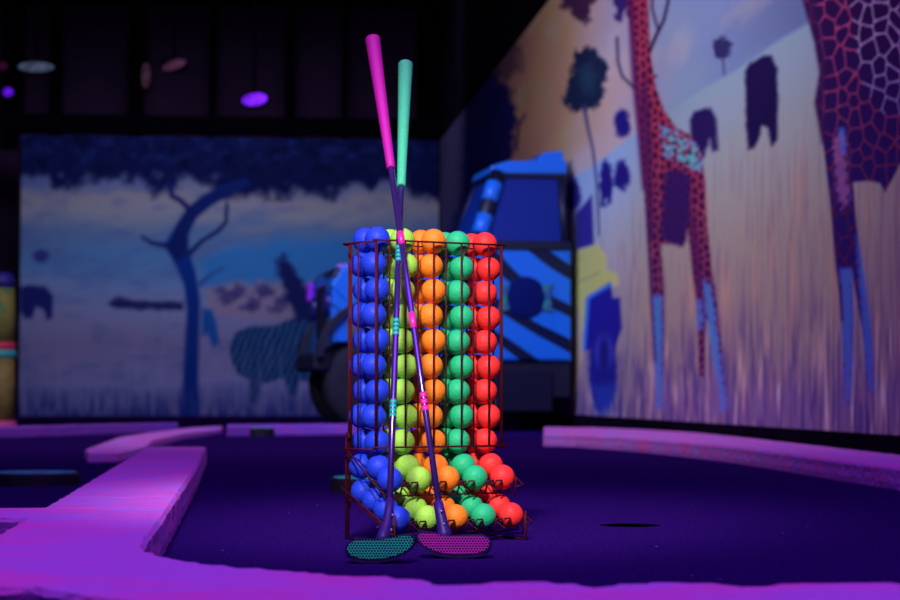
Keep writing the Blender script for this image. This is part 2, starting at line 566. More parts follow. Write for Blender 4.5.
# canopy
cv.poly([(-10, 120), (460, 120), (460, 196), (420, 190), (380, 182), (330, 192), (300, 196), (270, 188), (240, 192), (200, 182), (150, 186), (110, 176), (70, 182), (40, 176), (-10, 184)], (7, 10, 48), 6, 20, .07)
cv.put(np.clip((vnoise(P * .12, Q * .16, 4) - .5) * 4, 0, 1) * np.clip((176 - Q) / 18, 0, 1) * .6, (16, 26, 80))
cv.put(np.clip((vnoise(P * .07 + 4, Q * .1, 3) - .55) * 5, 0, 1) * np.clip((180 - Q) / 18, 0, 1) * .8, (4, 5, 28))
TK = (9, 16, 66)
# bushes, animals
cv.poly([(107, 304), (118, 297), (126, 299), (140, 301), (184, 302), (184, 310), (120, 309)], (22, 22, 74), 1.6, 2, .3)
for i in range(16):
    x = 222 + i * 6.5 + random.uniform(-3, 3)
    cv.ell(x, random.uniform(288, 312), random.uniform(4, 9), random.uniform(3, 7), (36, 32, 84), 2, 4, .25, .75)
cv.poly([(20, 287), (30, 285), (46, 287), (53, 296), (52, 318), (47, 320), (44, 310), (36, 306), (32, 318), (26, 318), (20, 312)], (16, 20, 78), 1.8)
cv.ell(41, 256, 8, 6.5, (30, 30, 92), 2.5)
# zebra by the trunk
cv.poly([(202, 308), (212, 310), (217, 326), (219, 344), (213, 348), (208, 334), (202, 336)], (16, 50, 118), 2)
# grazing zebra with stripes
zb = [(230, 345), (236, 332), (252, 326), (275, 326), (292, 318), (312, 312), (340, 330), (340, 378), (318, 384), (300, 380), (296, 396), (290, 396), (284, 378), (262, 384), (256, 402), (250, 402), (250, 380), (238, 374), (231, 360)]
d_ = sdf(P, Q, zb)
stripe = .5 + .5 * np.sin((P * .95 + (Q - 350) * .42 + n2 * 5) * .95)
zc = np.where(stripe[:, None] > .5, np.array([[26., 56, 104]]), np.array([[13., 20, 62]]))
a = np.clip(.5 - d_ / 3, 0, 1)[:, None]
cv.c = cv.c * (1 - a) + zc * a
cv.poly([(250, 376), (262, 380), (258, 404), (252, 404)], (38, 44, 92), 2, op=.8)
cv.poly([(276, 262), (284, 254), (292, 268), (304, 284), (330, 300), (330, 330), (296, 318), (284, 290)], (14, 18, 66), 2.5, 4, .2)
# the acacia: trunk and branches
cv.poly([(180, 420), (183, 380), (185, 340), (187, 310), (184, 285), (177, 268), (167, 250), (166, 242), (178, 222), (188, 208), (202, 196), (222, 186), (246, 178), (250, 184), (228, 196), (210, 206), (196, 218), (188, 234), (188, 250), (195, 270), (200, 300), (199, 340), (198, 380), (199, 420)], (8, 28, 96), 1.8)
cv.poly([(178, 222), (188, 208), (202, 196), (222, 186), (246, 178), (250, 184), (228, 196), (210, 206), (196, 218), (188, 234), (188, 250), (178, 262), (167, 250)], TK, 1.8, op=.85)
cv.line([(168, 246), (152, 243), (142, 237)], [5, 4, 2.5], TK)
cv.line([(192, 212), (180, 200), (172, 196), (169, 182)], [6, 5, 5, 5], TK)
cv.line([(189, 254), (202, 241), (218, 231), (226, 222), (227, 204)], [5, 4, 4, 3.4, 3], TK)
cv.line([(200, 284), (212, 274), (223, 268)], [4, 3, 2], (22, 48, 112))
# grass at the foot
cv.put(np.clip((vnoise(P * .3, Q * .05, 3) - .42) * 4, 0, 1) * np.clip((Q - 385) / 28, 0, 1) * .9, (20, 30, 98))
cv.put(np.clip((vnoise(P * .25 + 70, Q * .03, 3) - .5) * 4, 0, 1) * np.clip((Q - 330) / 40, 0, 1) * .3, (96, 92, 138))
mb = grid_mesh('mural', V, nx, nz, np.clip(s2l(np.clip(cv.c, 0, 255)) * GAIN_B, 0, .95), mural_mat)
tag(mb, 'dim blue mural of an acacia tree and zebras on the back wall', 'mural')
bm = box(NB(), (XL, YB + .004, 0), (XR, YB + .06, ZT))
bk = obj('backing_panel', bm, dark, mb)
bm = box(NB(), (XL - .03, YB - .01, 0), (XL - .002, YB + .07, ZT + .03))
obj('frame_edge', bm, dark, mb)
# black beam and posts of the drape frame above the back mural
bm = box(NB(), (-4.0, YB - .02, ZT + .035), (XR, YB + .10, ZT + .22))
tag(obj('trim_1', bm, mat('beam_black', (0.002, 0.0015, 0.005), .9, spec=0)), kind='structure')
k = 2
for px, w in ((14, .2), (56, .12), (136, .16), (213, .08), (290, .10), (345, .05), (440, .5)):
    X = on_Y(px, 60, YB + .8).x
    bm = box(NB(), (X - w / 2, YB + .75, ZT + .1), (X + w / 2, YB + .9, 4.4))
    tag(obj('trim_%d' % k, bm, bpy.data.materials['beam_black']), kind='structure')
    k += 1

# ------------------------------------------------------------------ kerbs
kerb_m = mat('kerb_paint', (0.64, 0.25, 0.98), 0.8, spec=0.1)
add_noise(kerb_m, (0.90, 0.17, 0.78), 7, 0.42, 0.66, bump=0.55, bscale=55, bdist=0.012, detail=7)
HK = 0.053
kerb_far = add_noise(mat('kerb_paint_dim', (0.34, 0.11, 0.80), 0.8, spec=0.1), (0.46, 0.10, 0.74), 9, .4, .66, bump=.5, bscale=55)  # darker copy of the kerb paint, weak far light put into the colour


def kerb(name, px_pts, label, notches=(), HK=HK, step=0.012, rough=0.003, m=kerb_m):
    pts = [on_z(x, y, HK) for x, y in px_pts]
    pts = [Vector((p.x, p.y)) for p in pts]
    area = sum(pts[i].x * pts[(i + 1) % len(pts)].y - pts[(i + 1) % len(pts)].x * pts[i].y for i in range(len(pts)))
    if area < 0:
        pts.reverse()
    fine = []
    for i in range(len(pts)):
        a, b = pts[i], pts[(i + 1) % len(pts)]
        n = max(1, int((b - a).length / step))
        fine += [a.lerp(b, k / n) for k in range(n)]
    N = len(fine)
    nrm = []
    for i in range(N):
        t_ = (fine[(i + 1) % N] - fine[i - 1])
        nrm.append(Vector((t_.y, -t_.x)).normalized() if t_.length > 1e-9 else Vector((0, 0)))
    nps = [Vector(on_z(x, y, HK)[:2]) for x, y in notches]
    bm = NB()
    rows = []
    r = random.Random(len(px_pts) + N)
    wob = [r.uniform(-1, 1) for _ in range(N)]
    for zz, inset in ((0.0, -.001), (HK * .3, -.002), (HK * .6, 0.0), (HK * .88, .0), (HK, .005)):
        row = []
        for i in range(N):
            q = fine[i] - nrm[i] * inset + nrm[i] * (.55 * wob[i] + .45 * r.uniform(-1, 1)) * rough
            for c in nps:
                dd = (q - c).length
                if dd < .022:
                    q = q - nrm[i] * .012 * (1 - dd / .022)
            row.append(bm.verts.new((q.x, q.y, zz + (r.uniform(-.0012, .0012) if zz else 0))))
        rows.append(row)
    for j in range(len(rows) - 1):
        for i in range(N):
            bm.faces.new((rows[j][i], rows[j][(i + 1) % N], rows[j + 1][(i + 1) % N], rows[j + 1][i]))
    for ring in (rows[-1], rows[0]):
        for tri in tessellate_polygon([[Vector((q.co.x, q.co.y, 0)) for q in ring]]):
            try:
                bm.faces.new([ring[k] for k in tri])
            except ValueError:
                pass
    o = obj(name, bm, m)
    return tag(o, label, 'kerb')


near = [(147, 447), (206, 447), (196, 468), (176, 498), (160, 522), (148, 538), (143.5, 547), (150, 552), (165, 556), (180, 560), (233, 567), (300, 571), (337, 574.5), (390, 577), (450, 584), (520, 582), (560, 582.5), (596, 586.5), (650, 583), (700, 583), (742, 586), (800, 583), (850, 583), (905, 583.5), (1150, 578), (1150, 612), (900, 618), (500, 612), (250, 606), (120, 601), (90, 599), (60, 592.5), (33, 587.5), (0, 587), (-60, 582), (-160, 576), (-160, 560), (-40, 556), (0, 533), (24, 518.5), (0, 518), (-150, 522), (-150, 510), (0, 508.5), (43, 508)]
kerb('kerb', near, 'broad lilac stone kerb across the foreground with an arm running back on the left', notches=[(337, 574), (450, 584), (596, 587), (742, 586)], rough=.0022)
kerb('kerb', [(85, 449.5), (118, 437.5), (150, 432.5), (190, 427.6), (222, 426.2), (222, 428.6), (185, 433), (152, 440), (146, 446.3), (118, 453), (88, 453.5)], 'short pink kerb stepping back beyond the end of the foreground kerb arm', HK=.030, rough=.002)
kerb('kerb', [(-60, 429.2), (0, 427.6), (100, 425.0), (178, 423.0), (178, 422.4), (100, 424.0), (0, 426.2), (-60, 427.6)], 'thin dim purple kerb in front of the back mural at the far left', rough=.003, step=.03, m=kerb_far)
kerb('kerb', [(227, 426.4), (270, 425.6), (340, 425.0), (420, 424.5), (420, 423.4), (340, 423.9), (270, 424.2), (227, 424.6)], 'thin dim purple kerb in front of the zebra running behind the ball rack', rough=.003, step=.03, m=kerb_far)
kerb('kerb', [(544, 434), (575, 434.6), (620, 437), (660, 440), (700, 443.5), (740, 447.5), (780, 452.5), (840, 460.5), (900, 468), (1100, 496), (1100, 478), (900, 455), (820, 446), (740, 437), (690, 432.2), (640, 429.2), (600, 427.6), (544, 427)], 'long curved purple kerb along the foot of the giraffe wall', rough=.0025)

# ------------------------------------------------------------------ low round discs
disc_side = mat('disc_black', (0.006, 0.008, 0.02), 0.7)
disc_top = add_noise(mat('disc_teal', (0.02, 0.75, 0.55), 0.6), (0.03, 0.25, 0.35), 30, .4, .65)


def disc(px, py, r, h, label):
    p = on_z(px, py, 0)
    o = thing('tee_disc', label, 'disc', (p.x, p.y, 0), 0, 'low round tee discs')
    obj('disc_body', lathe(NB(), [(r, 0), (r, h - .004), (r - .004, h), (0.0001, h)], 40), disc_side, o, False)
    obj('top_mat', lathe(NB(), [(0.0001, h + .0003), (r * .93, h + .0003), (r * .92, h + .0025), (0.0001, h + .003)], 40), disc_top, o, False)


disc(35, 484.5, .112, .030, 'low round black disc with a teal top on the carpet left of the kerb arm')
disc(378, 492, .112, .034, 'low round teal-topped disc half hidden behind the ball rack')
disc(262, 436.5, .066, .045, 'small teal-topped disc by the thin kerb in front of the zebra')

# ------------------------------------------------------------------ totem at the left edge
tp = on_z(1.5, 431, 0)
tot = thing('totem_post', 'painted yellow and green post with pink foot at the left edge of the picture', 'post', (tp.x, tp.y, 0))
ty = add_noise(mat('totem_yellow', (0.34, 0.34, 0.05), 0.6), (0.10, 0.28, 0.08), 14, .4, .6, bump=.4)
tbn = add_noise(mat('totem_brown', (0.28, 0.20, 0.05), 0.6), (0.34, 0.32, 0.07), 20, .4, .6, bump=.4)
tr = mat('totem_red', (0.85, 0.05, 0.12), 0.5)
tt = mat('totem_teal', (0.05, 0.62, 0.55), 0.5)
tpk = mat('totem_pink', (0.95, 0.12, 0.42), 0.5)
z_of = lambda y: on_depth(0, y, (tp - CO).dot(FW)).z
za, zb_, zc, zd, ze = z_of(421), z_of(358), z_of(350), z_of(342), z_of(288)
R0 = .082
obj('foot', lathe(NB(), [(R0 + .008, 0), (R0 + .01, za * .5), (R0 + .006, za)], 28), tpk, tot, True)
obj('lower_panel', lathe(NB(), [(R0 - .006, za), (R0 - .004, (za + zb_) / 2), (R0 - .006, zb_)], 28), tbn, tot, True)
obj('teal_ring', lathe(NB(), [(R0 - .004, zb_), (R0 + .006, zb_ + .01), (R0 + .006, zc - .01), (R0 - .004, zc)], 28), tt, tot, True)
obj('red_ring', lathe(NB(), [(R0 - .006, zc), (R0, zc + .01), (R0, zd - .01), (R0 - .008, zd)], 28), tr, tot, True)
obj('upper_panel', lathe(NB(), [(R0 - .008, zd), (R0 - .004, (zd + ze) / 2), (R0 - .012, ze)], 28), ty, tot, True)
obj('cap', lathe(NB(), [(R0 - .012, ze), (R0 - .01, ze + .05), (R0 - .03, ze + .09), (0.0001, ze + .10)], 28), mat('totem_cap', (.03, .03, .3), .5), tot, True)

# ================================================================== GOLF BALL RACK
TH = math.radians(30)
O = FW * 3.165 + RT * ((432 - 450) / FPX * 3.165)
RZ = TH - YAW
PL, RR, RB = 0.0505, 0.0410, 0.0199
W = 2 * PL + .0135
WS = 2 * PL + .0285
VF, VB = -0.0255, RR + .0222
ZR, ZC = 0.467, 0.146
WR = .0014
wire = mat('rack_wire', (0.065, 0.005, 0.012), 0.6, metal=0.0, spec=.12)
rack = thing('ball_rack', 'dark red wire rack full of coloured golf balls in five columns', 'ball rack', (O.x, O.y, 0), RZ)


def wires(name, lines, r=WR, m=wire, parent=rack):
    bm = NB()
    for ln in lines:
        tube(bm, ln, r, 6)
    return obj(name, bm, m, parent, True)


lanes = [(i - 2) * PL for i in range(5)]
bnd = [(i - 2.5) * PL for i in range(6)]
# rims
wires('top_rim', [[(-W - .004, VF, ZR), (W + .006, VF, ZR)], [(-W, VF - .001, ZR - .003), (-WS, VF + .02, ZR - .003), (-WS, RR + .013, ZR - .003), (-W, VB + .004, ZR - .003)], [(W, VF - .001, ZR - .003), (WS, VF + .02, ZR - .003), (WS, RR + .013, ZR - .003), (W, VB + .004, ZR - .003)], [(-W - .01, VB, ZR), (W + .004, VB, ZR)]], .0017)
wires('lower_rim', [[(-W - .004, VF, ZC), (W + .012, VF, ZC)], [(-W, VF, ZC - .003), (-WS, VF + .02, ZC - .003), (-WS, RR + .013, ZC - .003), (-W, VB + .004, ZC - .003)], [(W, VF, ZC - .003), (WS, VF + .02, ZC - .003), (WS, RR + .013, ZC - .003), (W, VB + .004, ZC - .003)]], .0017)
fl_ = []
for u in lanes:
    for s in (-.0112, .0112):
        fl_.append([(u + s, VF + .0004, ZC - .001), (u + s, VF + .0004, ZR)])
wires('front_grid', fl_)
wires('back_grid', [[(u + s, VB, .05), (u + s, VB, ZR)] for u in lanes for s in (-.012, .012)])
for sgn in (-1, 1):
    wires('side_grid', [[(sgn * q, v, ZC - .003), (sgn * q, v, ZR - .003)] for q, v in ((W, VF), (WS, 0.004), (WS, RR / 2 + .006), (W, VB))])
wires('lane_divider', [[(u, RR / 2, .125), (u, RR / 2, ZR - .004)] for u in bnd[1:-1]], .0013)
wires('lane_divider', [[(-W, RR / 2, ZR - .004), (W, RR / 2, ZR - .004)]], .0013)
M0, M1 = (-.0475, .097), (-.0117, .1144)
B0 = (-.073, .0385)
BS = (.0378, .0124)


def rail_pts(p, dvz, back, front):
    d = Vector((dvz[0], dvz[1])).normalized()
    n = Vector((-d.y, d.x))
    off = math.sqrt((RB + .0016) ** 2 - .012 ** 2) + .0004
    c = Vector(p) - n * off
    return c - d * front, c + d * back


def tray(name, p, dvz, back, front, side_back):
    a, b_ = rail_pts(p, dvz, back, front)
    L = []
    for u in lanes:
        for s in (-.012, .012):
            L.append([(u + s, b_.x, b_.y), (u + s, a.x, a.y)])
    d = Vector(dvz).normalized()
    c = Vector(p)
    for sg in (-1, 1):
        e = c + d * side_back
        f = c - d * (.019)
        L.append([(sg * WS, e.x, e.y), (sg * WS, f.x, f.y - .004), (sg * W, f.x - .001, f.y - .006)])
    L.append([(-W, a.x, a.y - .0028), (W, a.x, a.y - .0028)])
    L.append([(-W, b_.x, b_.y - .0028), (W, b_.x, b_.y - .0028)])
    wires(name, L, .0014)


tray('upper_tray', M0, (M1[0] - M0[0], M1[1] - M0[1]), .060, .012, .10)
tray('lower_tray', B0, BS, .136, .008, .142)
for (p, dz, lowz) in ((M0, .004, .026), (B0, .0035, .026)):
    v0 = p[0] - .0188
    zt = p[1] - dz
    for i, u in enumerate(bnd):
        if i in (0, 5):
            q = W if i else -W
            pts = [(q, v0 + .006, zt - lowz), (q, v0, zt - .004), (q, v0, zt + .004)]
        else:
            pts = [(u - .0138, v0 + .007, zt - lowz + .006), (u - .0138, v0, zt - .004), (u - .0125, v0, zt), (u - .003, v0, zt), (u, v0 + .001, zt - .007), (u + .003, v0, zt), (u + .0125, v0, zt), (u + .0138, v0, zt - .004), (u + .0138, v0 + .007, zt - lowz + .006)]
        wires('ball_stop', [pts], .0015)
v0 = B0[0] - .0188
for sg in (-1, 1):
    wires('leg', [[(sg * (W + .002), v0, .046), (sg * (W + .002), v0, .0016), (sg * (W + .002), v0 + .04, .0016), (sg * (W + .002), VB - .006, .0016)]], .0018)
    hook = [(sg * (W + .003), VB + .004, 0.0), (sg * (W + .003), VB + .004, .150)]
    for k in range(1, 7):
        a = PI * k / 6
        hook.append((sg * (W + .003), VB + .004 - .0045 * (1 - math.cos(a)), .158 + .009 * math.sin(a)))
    wires('leg', [hook], .0018)
    wires('leg', [[(sg * (W + .0005), VB + .0005, .004), (sg * (W + .0005), VB + .0005, ZR)]], .0016)

# ------------------------------------------------------------------ balls
def ball_mat(name, col):
    m = mat(name, col, 0.5, spec=0.22)
    t, b = nt(m)
    tc = t.nodes.new('ShaderNodeTexCoord')
    v = t.nodes.new('ShaderNodeTexVoronoi'); v.inputs['Scale'].default_value = 300
    t.links.new(tc.outputs['Object'], v.inputs['Vector'])
    bp = t.nodes.new('ShaderNodeBump'); bp.inputs['Strength'].default_value = .35; bp.inputs['Distance'].default_value = .0015
    t.links.new(v.outputs['Distance'], bp.inputs['Height'])
    t.links.new(bp.outputs['Normal'], b.inputs['Normal'])
    return m


BALLC = [('blue', (0.016, 0.052, 0.66)), ('yellow-green', (0.34, 0.74, 0.08)), ('orange', (1.0, 0.25, 0.02)), ('green', (0.02, 0.52, 0.20)), ('red', (0.98, 0.038, 0.035))]
ORD = ['topmost', 'second from the top', 'third from the top', 'fourth from the top', 'fifth from the top', 'sixth from the top', 'seventh from the top', 'eighth from the top', 'ninth from the top', 'tenth from the top', 'eleventh from the top']
bmats = [ball_mat('ball_' + n.replace('-', '_'), c) for n, c in BALLC]
bme = []
for m in bmats:
    bm = NB()
    bmesh.ops.create_icosphere(bm, subdivisions=4, radius=RB)
    for f in bm.faces:
        f.smooth = True
    me = bpy.data.meshes.new('golf_ball'); bm.to_mesh(me); bm.free(); me.materials.append(m); bme.append(me)
RM = Matrix.Translation((O.x, O.y, 0)) @ Matrix.Rotation(RZ, 4, 'Z')
seed_ball = {}
for i, (cname, col) in enumerate(BALLC):
    def put(u, v, z, label):
        if i not in seed_ball:
            o = bpy.data.objects.new('golf_ball', bme[i]); seed_ball[i] = o
        else:
            o = seed_ball[i].copy()
        C.objects.link(o)
        o.location = RM @ Vector((u, v, z))
        o.rotation_euler = (random.uniform(0, 6), random.uniform(0, 6), random.uniform(0, 6))
        tag(o, label, 'golf ball', cname + ' golf balls in the wire rack')
    u = lanes[i]
    nf, nbk = 9, 10
    ph = random.choice((0, 1))
    su = [.003, .0032, .0028, .0034, .0034][i]
    dz = math.sqrt((2 * RB) ** 2 - (2 * su) ** 2) + .0002
    for k in range(nf):
        s = 1 if (k + ph) % 2 else -1
        put(u + s * su, .0, .1536 + k * dz, '%s golf ball, %s in the front %s column of the wire rack' % (cname, ORD[nf - 1 - k], cname))
    for k in range(nbk):
        s = 1 if (k + ph) % 2 else -1
        put(u - s * su, RR, B0[1] + 3 * BS[1] + .0395 + k * dz, '%s golf ball, %s in the back %s column of the rack' % (cname, ORD[nbk - 1 - k], cname))
    put(u, M0[0], M0[1], '%s golf ball at the lip of the upper tray, held by the wire stops' % cname)
    put(u, M1[0], M1[1], '%s golf ball right behind the front one on the upper tray' % cname)
    for k, nm in enumerate(('at the very front of the lowest tray, nearest the carpet', 'second from the front on the lowest tray', 'third from the front on the lowest tray', 'at the back of the lowest tray under its column')):
        put(u, B0[0] + k * BS[0], B0[1] + k * BS[1], '%s golf ball %s' % (cname, nm))

# ================================================================== PUTTERS
shaft_m = mat('putter_shaft', (0.16, 0.08, 0.55), 0.22, metal=0.85)
head_m = add_noise(mat('putter_rubber', (0.008, 0.003, 0.05), 0.7, spec=.05), (0.012, 0.005, 0.07), 60)
hosel_m = mat('putter_hosel', (0.035, 0.012, 0.20), 0.45, spec=.3)
tie_m = mat('tie_plastic', (0.05, 0.01, 0.12), 0.5)


def face_mat(name, col):
    m = mat(name, col, 0.6, spec=.06)
    t, b = nt(m)
    tc = t.nodes.new('ShaderNodeTexCoord')
    def vm(op, a, b_=None):
        n = t.nodes.new('ShaderNodeVectorMath'); n.operation = op
        t.links.new(a, n.inputs[0])
        if b_ is not None:
            n.inputs[1].default_value = b_
        return n
    ds = []
    for off in (0.0, 0.5):      # two interleaved lattices make a hexagonal field of holes
        q = vm('MULTIPLY', tc.outputs['Object'], (250, 0, 144.3))
        q = vm('ADD', q.outputs[0], (off + 100, 0, off + 100))
        q = vm('FRACTION', q.outputs[0])
        q = vm('SUBTRACT', q.outputs[0], (.5, 0, .5))
        q = vm('MULTIPLY', q.outputs[0], (1, 0, 1.732))
        ds.append(vm('LENGTH', q.outputs[0]).outputs['Value'])
    v = t.nodes.new('ShaderNodeMath'); v.operation = 'MINIMUM'
    t.links.new(ds[0], v.inputs[0]); t.links.new(ds[1], v.inputs[1])
    r = t.nodes.new('ShaderNodeValToRGB')
    r.color_ramp.elements[0].position = .37; r.color_ramp.elements[0].color = (0.004, 0.004, 0.03, 1)
    r.color_ramp.elements[1].position = .44; r.color_ramp.elements[1].color = (*col, 1)
    t.links.new(v.outputs[0], r.inputs['Fac']); t.links.new(r.outputs[0], b.inputs['Base Color'])
    return m


def line_pt(a, b, y_px):
    """point on the 3-D line a-b whose picture row is y_px (bisection on the line parameter)"""
    lo, hi = -1.0, 4.0
    for _ in range(50):
        m_ = (lo + hi) / 2
        q = a.lerp(b, m_)
        Pq, Qq = project(np.array([[q.x, q.y, q.z]]))
        if Qq[0] > y_px:
            lo = m_
        else:
            hi = m_
    return a.lerp(b, (lo + hi) / 2)


def putter(label, base_px, base_d, rim_px, rim_d, top_y, grip_y, grip_col, bands, band_col, outline, head_d, hosel_px, face_name, face_col, tie, name_tie=None):
    base = on_depth(*base_px, base_d)
    rim = on_depth(*rim_px, rim_d)
    top = line_pt(base, rim, top_y)
    g0 = line_pt(base, rim, grip_y)
    org = Vector((base.x, base.y, 0))
    root = thing('putter', label, 'putter', org)
    L = lambda p: Vector(p) - org
    obj('shaft', tube(NB(), [L(base), L(base.lerp(g0, .5)), L(g0.lerp(top, .02))], .0045, 16, radii=[.0045, .0046, .0050]), shaft_m, root, True)
    gm = add_noise(mat('grip_' + band_col, grip_col, 0.65), tuple(c * .8 for c in grip_col), 500, .4, .6, bump=.3, bscale=900, bdist=.002)
    npt = 12
    pts = [L(g0.lerp(top, k / (npt - 1))) for k in range(npt)] 
    rad = [.0072 + (.0052) * (k / (npt - 1)) ** 1.3 for k in range(npt)]
    d = (top - g0).normalized()
    pts = [L(g0 - d * .001)] + pts + [L(top + d * .004), L(top + d * .006)]
    rad = [.0062] + rad + [.0125, .009]
    obj('grip', tube(NB(), pts, .01, 20, radii=rad), gm, root, True)
    bmm = mat('band_' + band_col, face_col if band_col == 'teal' else (0.9, 0.02, 0.36), 0.4)
    for y0, y1, n in bands:
        bm = NB()
        for k in range(n):
            ya, yb = y0 + (y1 - y0) * (k + .08) / n, y0 + (y1 - y0) * (k + .80) / n
            tube(bm, [L(line_pt(base, rim, ya)), L(line_pt(base, rim, yb))], .00515, 16)
        obj('shaft_band', bm, bmm, root, True)
    # head: curved two-way blade with a perforated face
    pp = [on_depth(x, y, head_d) for x, y in outline]
    zmin = min(p.z for p in pp)
    tilt = .30
    back = FW * .026
    pts = [L(Vector((p.x, p.y, p.z - zmin + .0006)) + FW * (p.z - zmin) * tilt) for p in pp]
    c0 = sum(pts, Vector()) / len(pts)
    pts = [c0 + (p - c0) * 1.05 for p in pts]
    lo_ = min(p.z for p in pts)
    # smooth the outline (Chaikin)
    for _ in range(2):
        q = []
        for i in range(len(pts)):
            a, b_ = pts[i], pts[(i + 1) % len(pts)]
            q += [a.lerp(b_, .25), a.lerp(b_, .75)]
        pts = q
    dzs = .0006 - min(p.z for p in pts)
    pts = [p + Vector((0, 0, dzs)) for p in pts]
    hd = obj('head', prism(NB(), pts, back, .003, 3), head_m, root, False)
    cen = sum(pts, Vector()) / len(pts)
    pts_c = cen
    ins = []
    for p in pts:
        e = p - cen
        q_ = RT * (e.dot(RT) * .93) + Vector((0, 0, e.z * .80 + .0018))
        ins.append(cen + q_ + FW * ((q_.z) * tilt) - FW * .0016)
    obj('face_insert', prism(NB(), ins, FW * .0013), face_mat(face_name, face_col), hd, False)
    hp = [L(on_depth(x, y, dd)) for x, y, dd, r in hosel_px]
    hs = obj('hosel', tube(NB(), hp, .006, 16, radii=[r for *_, r in hosel_px]), hosel_m, root, True)
    for (x, y, dd, r) in tie:
        obj('rivet', lathe(NB(), [(0.0001, -.0012), (.0016, -.0010), (.0016, .001), (0.0001, .001)], 12, 'Y'), mat('rivet_steel', (.55, .4, .7), .3, metal=.6), hs, True, loc=L(on_depth(x, y, dd)))
    if name_tie:
        c, r0 = name_tie
        c = L(c)
        ring = [c + Vector((math.cos(a) * r0, math.sin(a) * r0, .0)) for a in [2 * PI * k / 16 for k in range(17)]]
        bm = tube(NB(), ring, .0011, 6)
        tube(bm, [c + Vector((r0, -.002, 0)), c + Vector((r0 + .016, -.004, .001))], .0009, 6)
        tube(bm, [c + Vector((-r0, -.002, 0)), c + Vector((-r0 - .005, -.006, -.002))], .0013, 6)
        obj('cable_tie', bm, tie_m, hs, True)
    return root


TEAL, PINK = (0.03, 0.55, 0.46), (0.80, 0.02, 0.55)
dA0, dB0 = 2.752, 2.815
RIM_A = 3.106 - .0017 - .0050
putter('putter with mint green grip and teal perforated face, its head on the carpet at left', (389, 522), dA0, (399.2, 240), RIM_A - .004, 66.5, 186, (0.055, 0.62, 0.31),
       [(262, 246, 4), (336, 319, 4), (418, 400, 4)], 'teal',
       [(345, 551), (350, 542), (364, 540.5), (380, 541), (395, 537.5), (408, 535), (415, 539), (413, 548), (401, 557), (385, 562), (365, 563.5), (350, 559)], 2.705,
       [(390, 500, dA0 + .018, .0062), (389, 512, dA0 + .008, .0066), (387, 524, dA0, .0074), (384, 534, dA0 - .014, .0088), (382, 543, dA0 - .024, .011)], 'face_teal', (0.006, 0.42, 0.36), [(392.5, 515, dA0 - .002, 0), (391.5, 530, dA0 - .012, 0)], (on_depth(386.5, 526, dA0 - .002), .0088))
putter('putter with hot pink grip and magenta perforated face, its head nearer the rack', (441, 520), dB0, (401.2, 240), RIM_A - .0175, 41, 168, (0.50, 0.0, 0.36),
       [(246, 229, 1), (330, 309, 1), (412, 392, 3)], 'pink',
       [(416, 539), (419, 531.5), (432, 533), (450, 536.5), (470, 535.5), (484, 535), (491, 541), (489, 551), (478, 556), (455, 557.5), (438, 555), (424, 548)], 2.79,
       [(438, 502, dB0 + .010, .0068), (440, 512, dB0 + .004, .0074), (442.5, 524, dB0, .0082), (444, 532, dB0 - .004, .0100), (445, 541, dB0 - .006, .0135)], 'face_magenta', (0.52, 0.005, 0.46), [(441.5, 511, dB0 - .006, 0), (444, 524, dB0 - .01, 0)])

# ================================================================== ZEBRA TRUCK
ja = math.radians(5)
corner = on_X(572, 400, XR - .05)
hd_ = Vector((-math.cos(ja), -math.sin(ja), 0))
lf = Vector((math.sin(ja), -math.cos(ja), 0))
HW = 0.45
jo = Vector((corner.x, corner.y, 0)) - lf * HW
jeep = thing('safari_truck', 'blue and black zebra-striped safari truck parked against the right wall', 'truck', (jo.x, jo.y, 0), PI + ja)
blue = mat('truck_blue', (0.015, 0.20, 0.86), 0.35, spec=0.4)
t, b = nt(blue)      # zebra striping
tc = t.nodes.new('ShaderNodeTexCoord')
mpn = t.nodes.new('ShaderNodeMapping'); mpn.inputs['Rotation'].default_value = (0, math.radians(-56), 0)
wv = t.nodes.new('ShaderNodeTexWave'); wv.inputs['Scale'].default_value = 1.55; wv.inputs['Distortion'].default_value = 3.2; wv.inputs['Detail'].default_value = 1.0; wv.inputs['Detail Scale'].default_value = .9
r_ = t.nodes.new('ShaderNodeValToRGB')
r_.color_ramp.elements[0].position = .24; r_.color_ramp.elements[0].color = (0.004, 0.008, 0.05, 1)
r_.color_ramp.elements[1].position = .32; r_.color_ramp.elements[1].color = (0.012, 0.20, 0.86, 1)
t.links.new(tc.outputs['Object'], mpn.inputs['Vector']); t.links.new(mpn.outputs[0], wv.inputs['Vector'])
t.links.new(wv.outputs['Fac'], r_.inputs['Fac']); t.links.new(r_.outputs[0], b.inputs['Base Color'])
blue2 = mat('truck_plain_blue', (0.012, 0.20, 0.86), 0.35, spec=.4)
tblk = mat('truck_black', (0.004, 0.006, 0.03), 0.5)
glass = mat('truck_glass', (0.004, 0.022, 0.24), 0.5, spec=.25)
tyre = add_noise(mat('tyre_rubber', (0.006, 0.006, 0.02), 0.8), (0.012, 0.010, 0.03), 30)
rimm = mat('wheel_rim', (0.07, 0.028, 0.05), 0.6, spec=.1)
BOT, BELT, TOP, LEN = .42, 1.12, 1.61, 1.45
# tub with hood: side profile extruded across
prof = [(0.0, BOT), (0.86, BOT), (0.92, .60), (1.05, .74), (1.30, .74), (1.42, .60), (LEN, .55), (LEN, .93), (LEN - .03, .97), (.72, 1.06), (.66, BELT), (0.0, BELT)]
obj('body', prism(NB(), [Vector((x, -HW, z)) for x, z in prof], (0, 2 * HW, 0), .02, 3), blue, jeep, True)
for p_ in bpy.data.objects['body'].data.polygons:
    p_.use_smooth = False
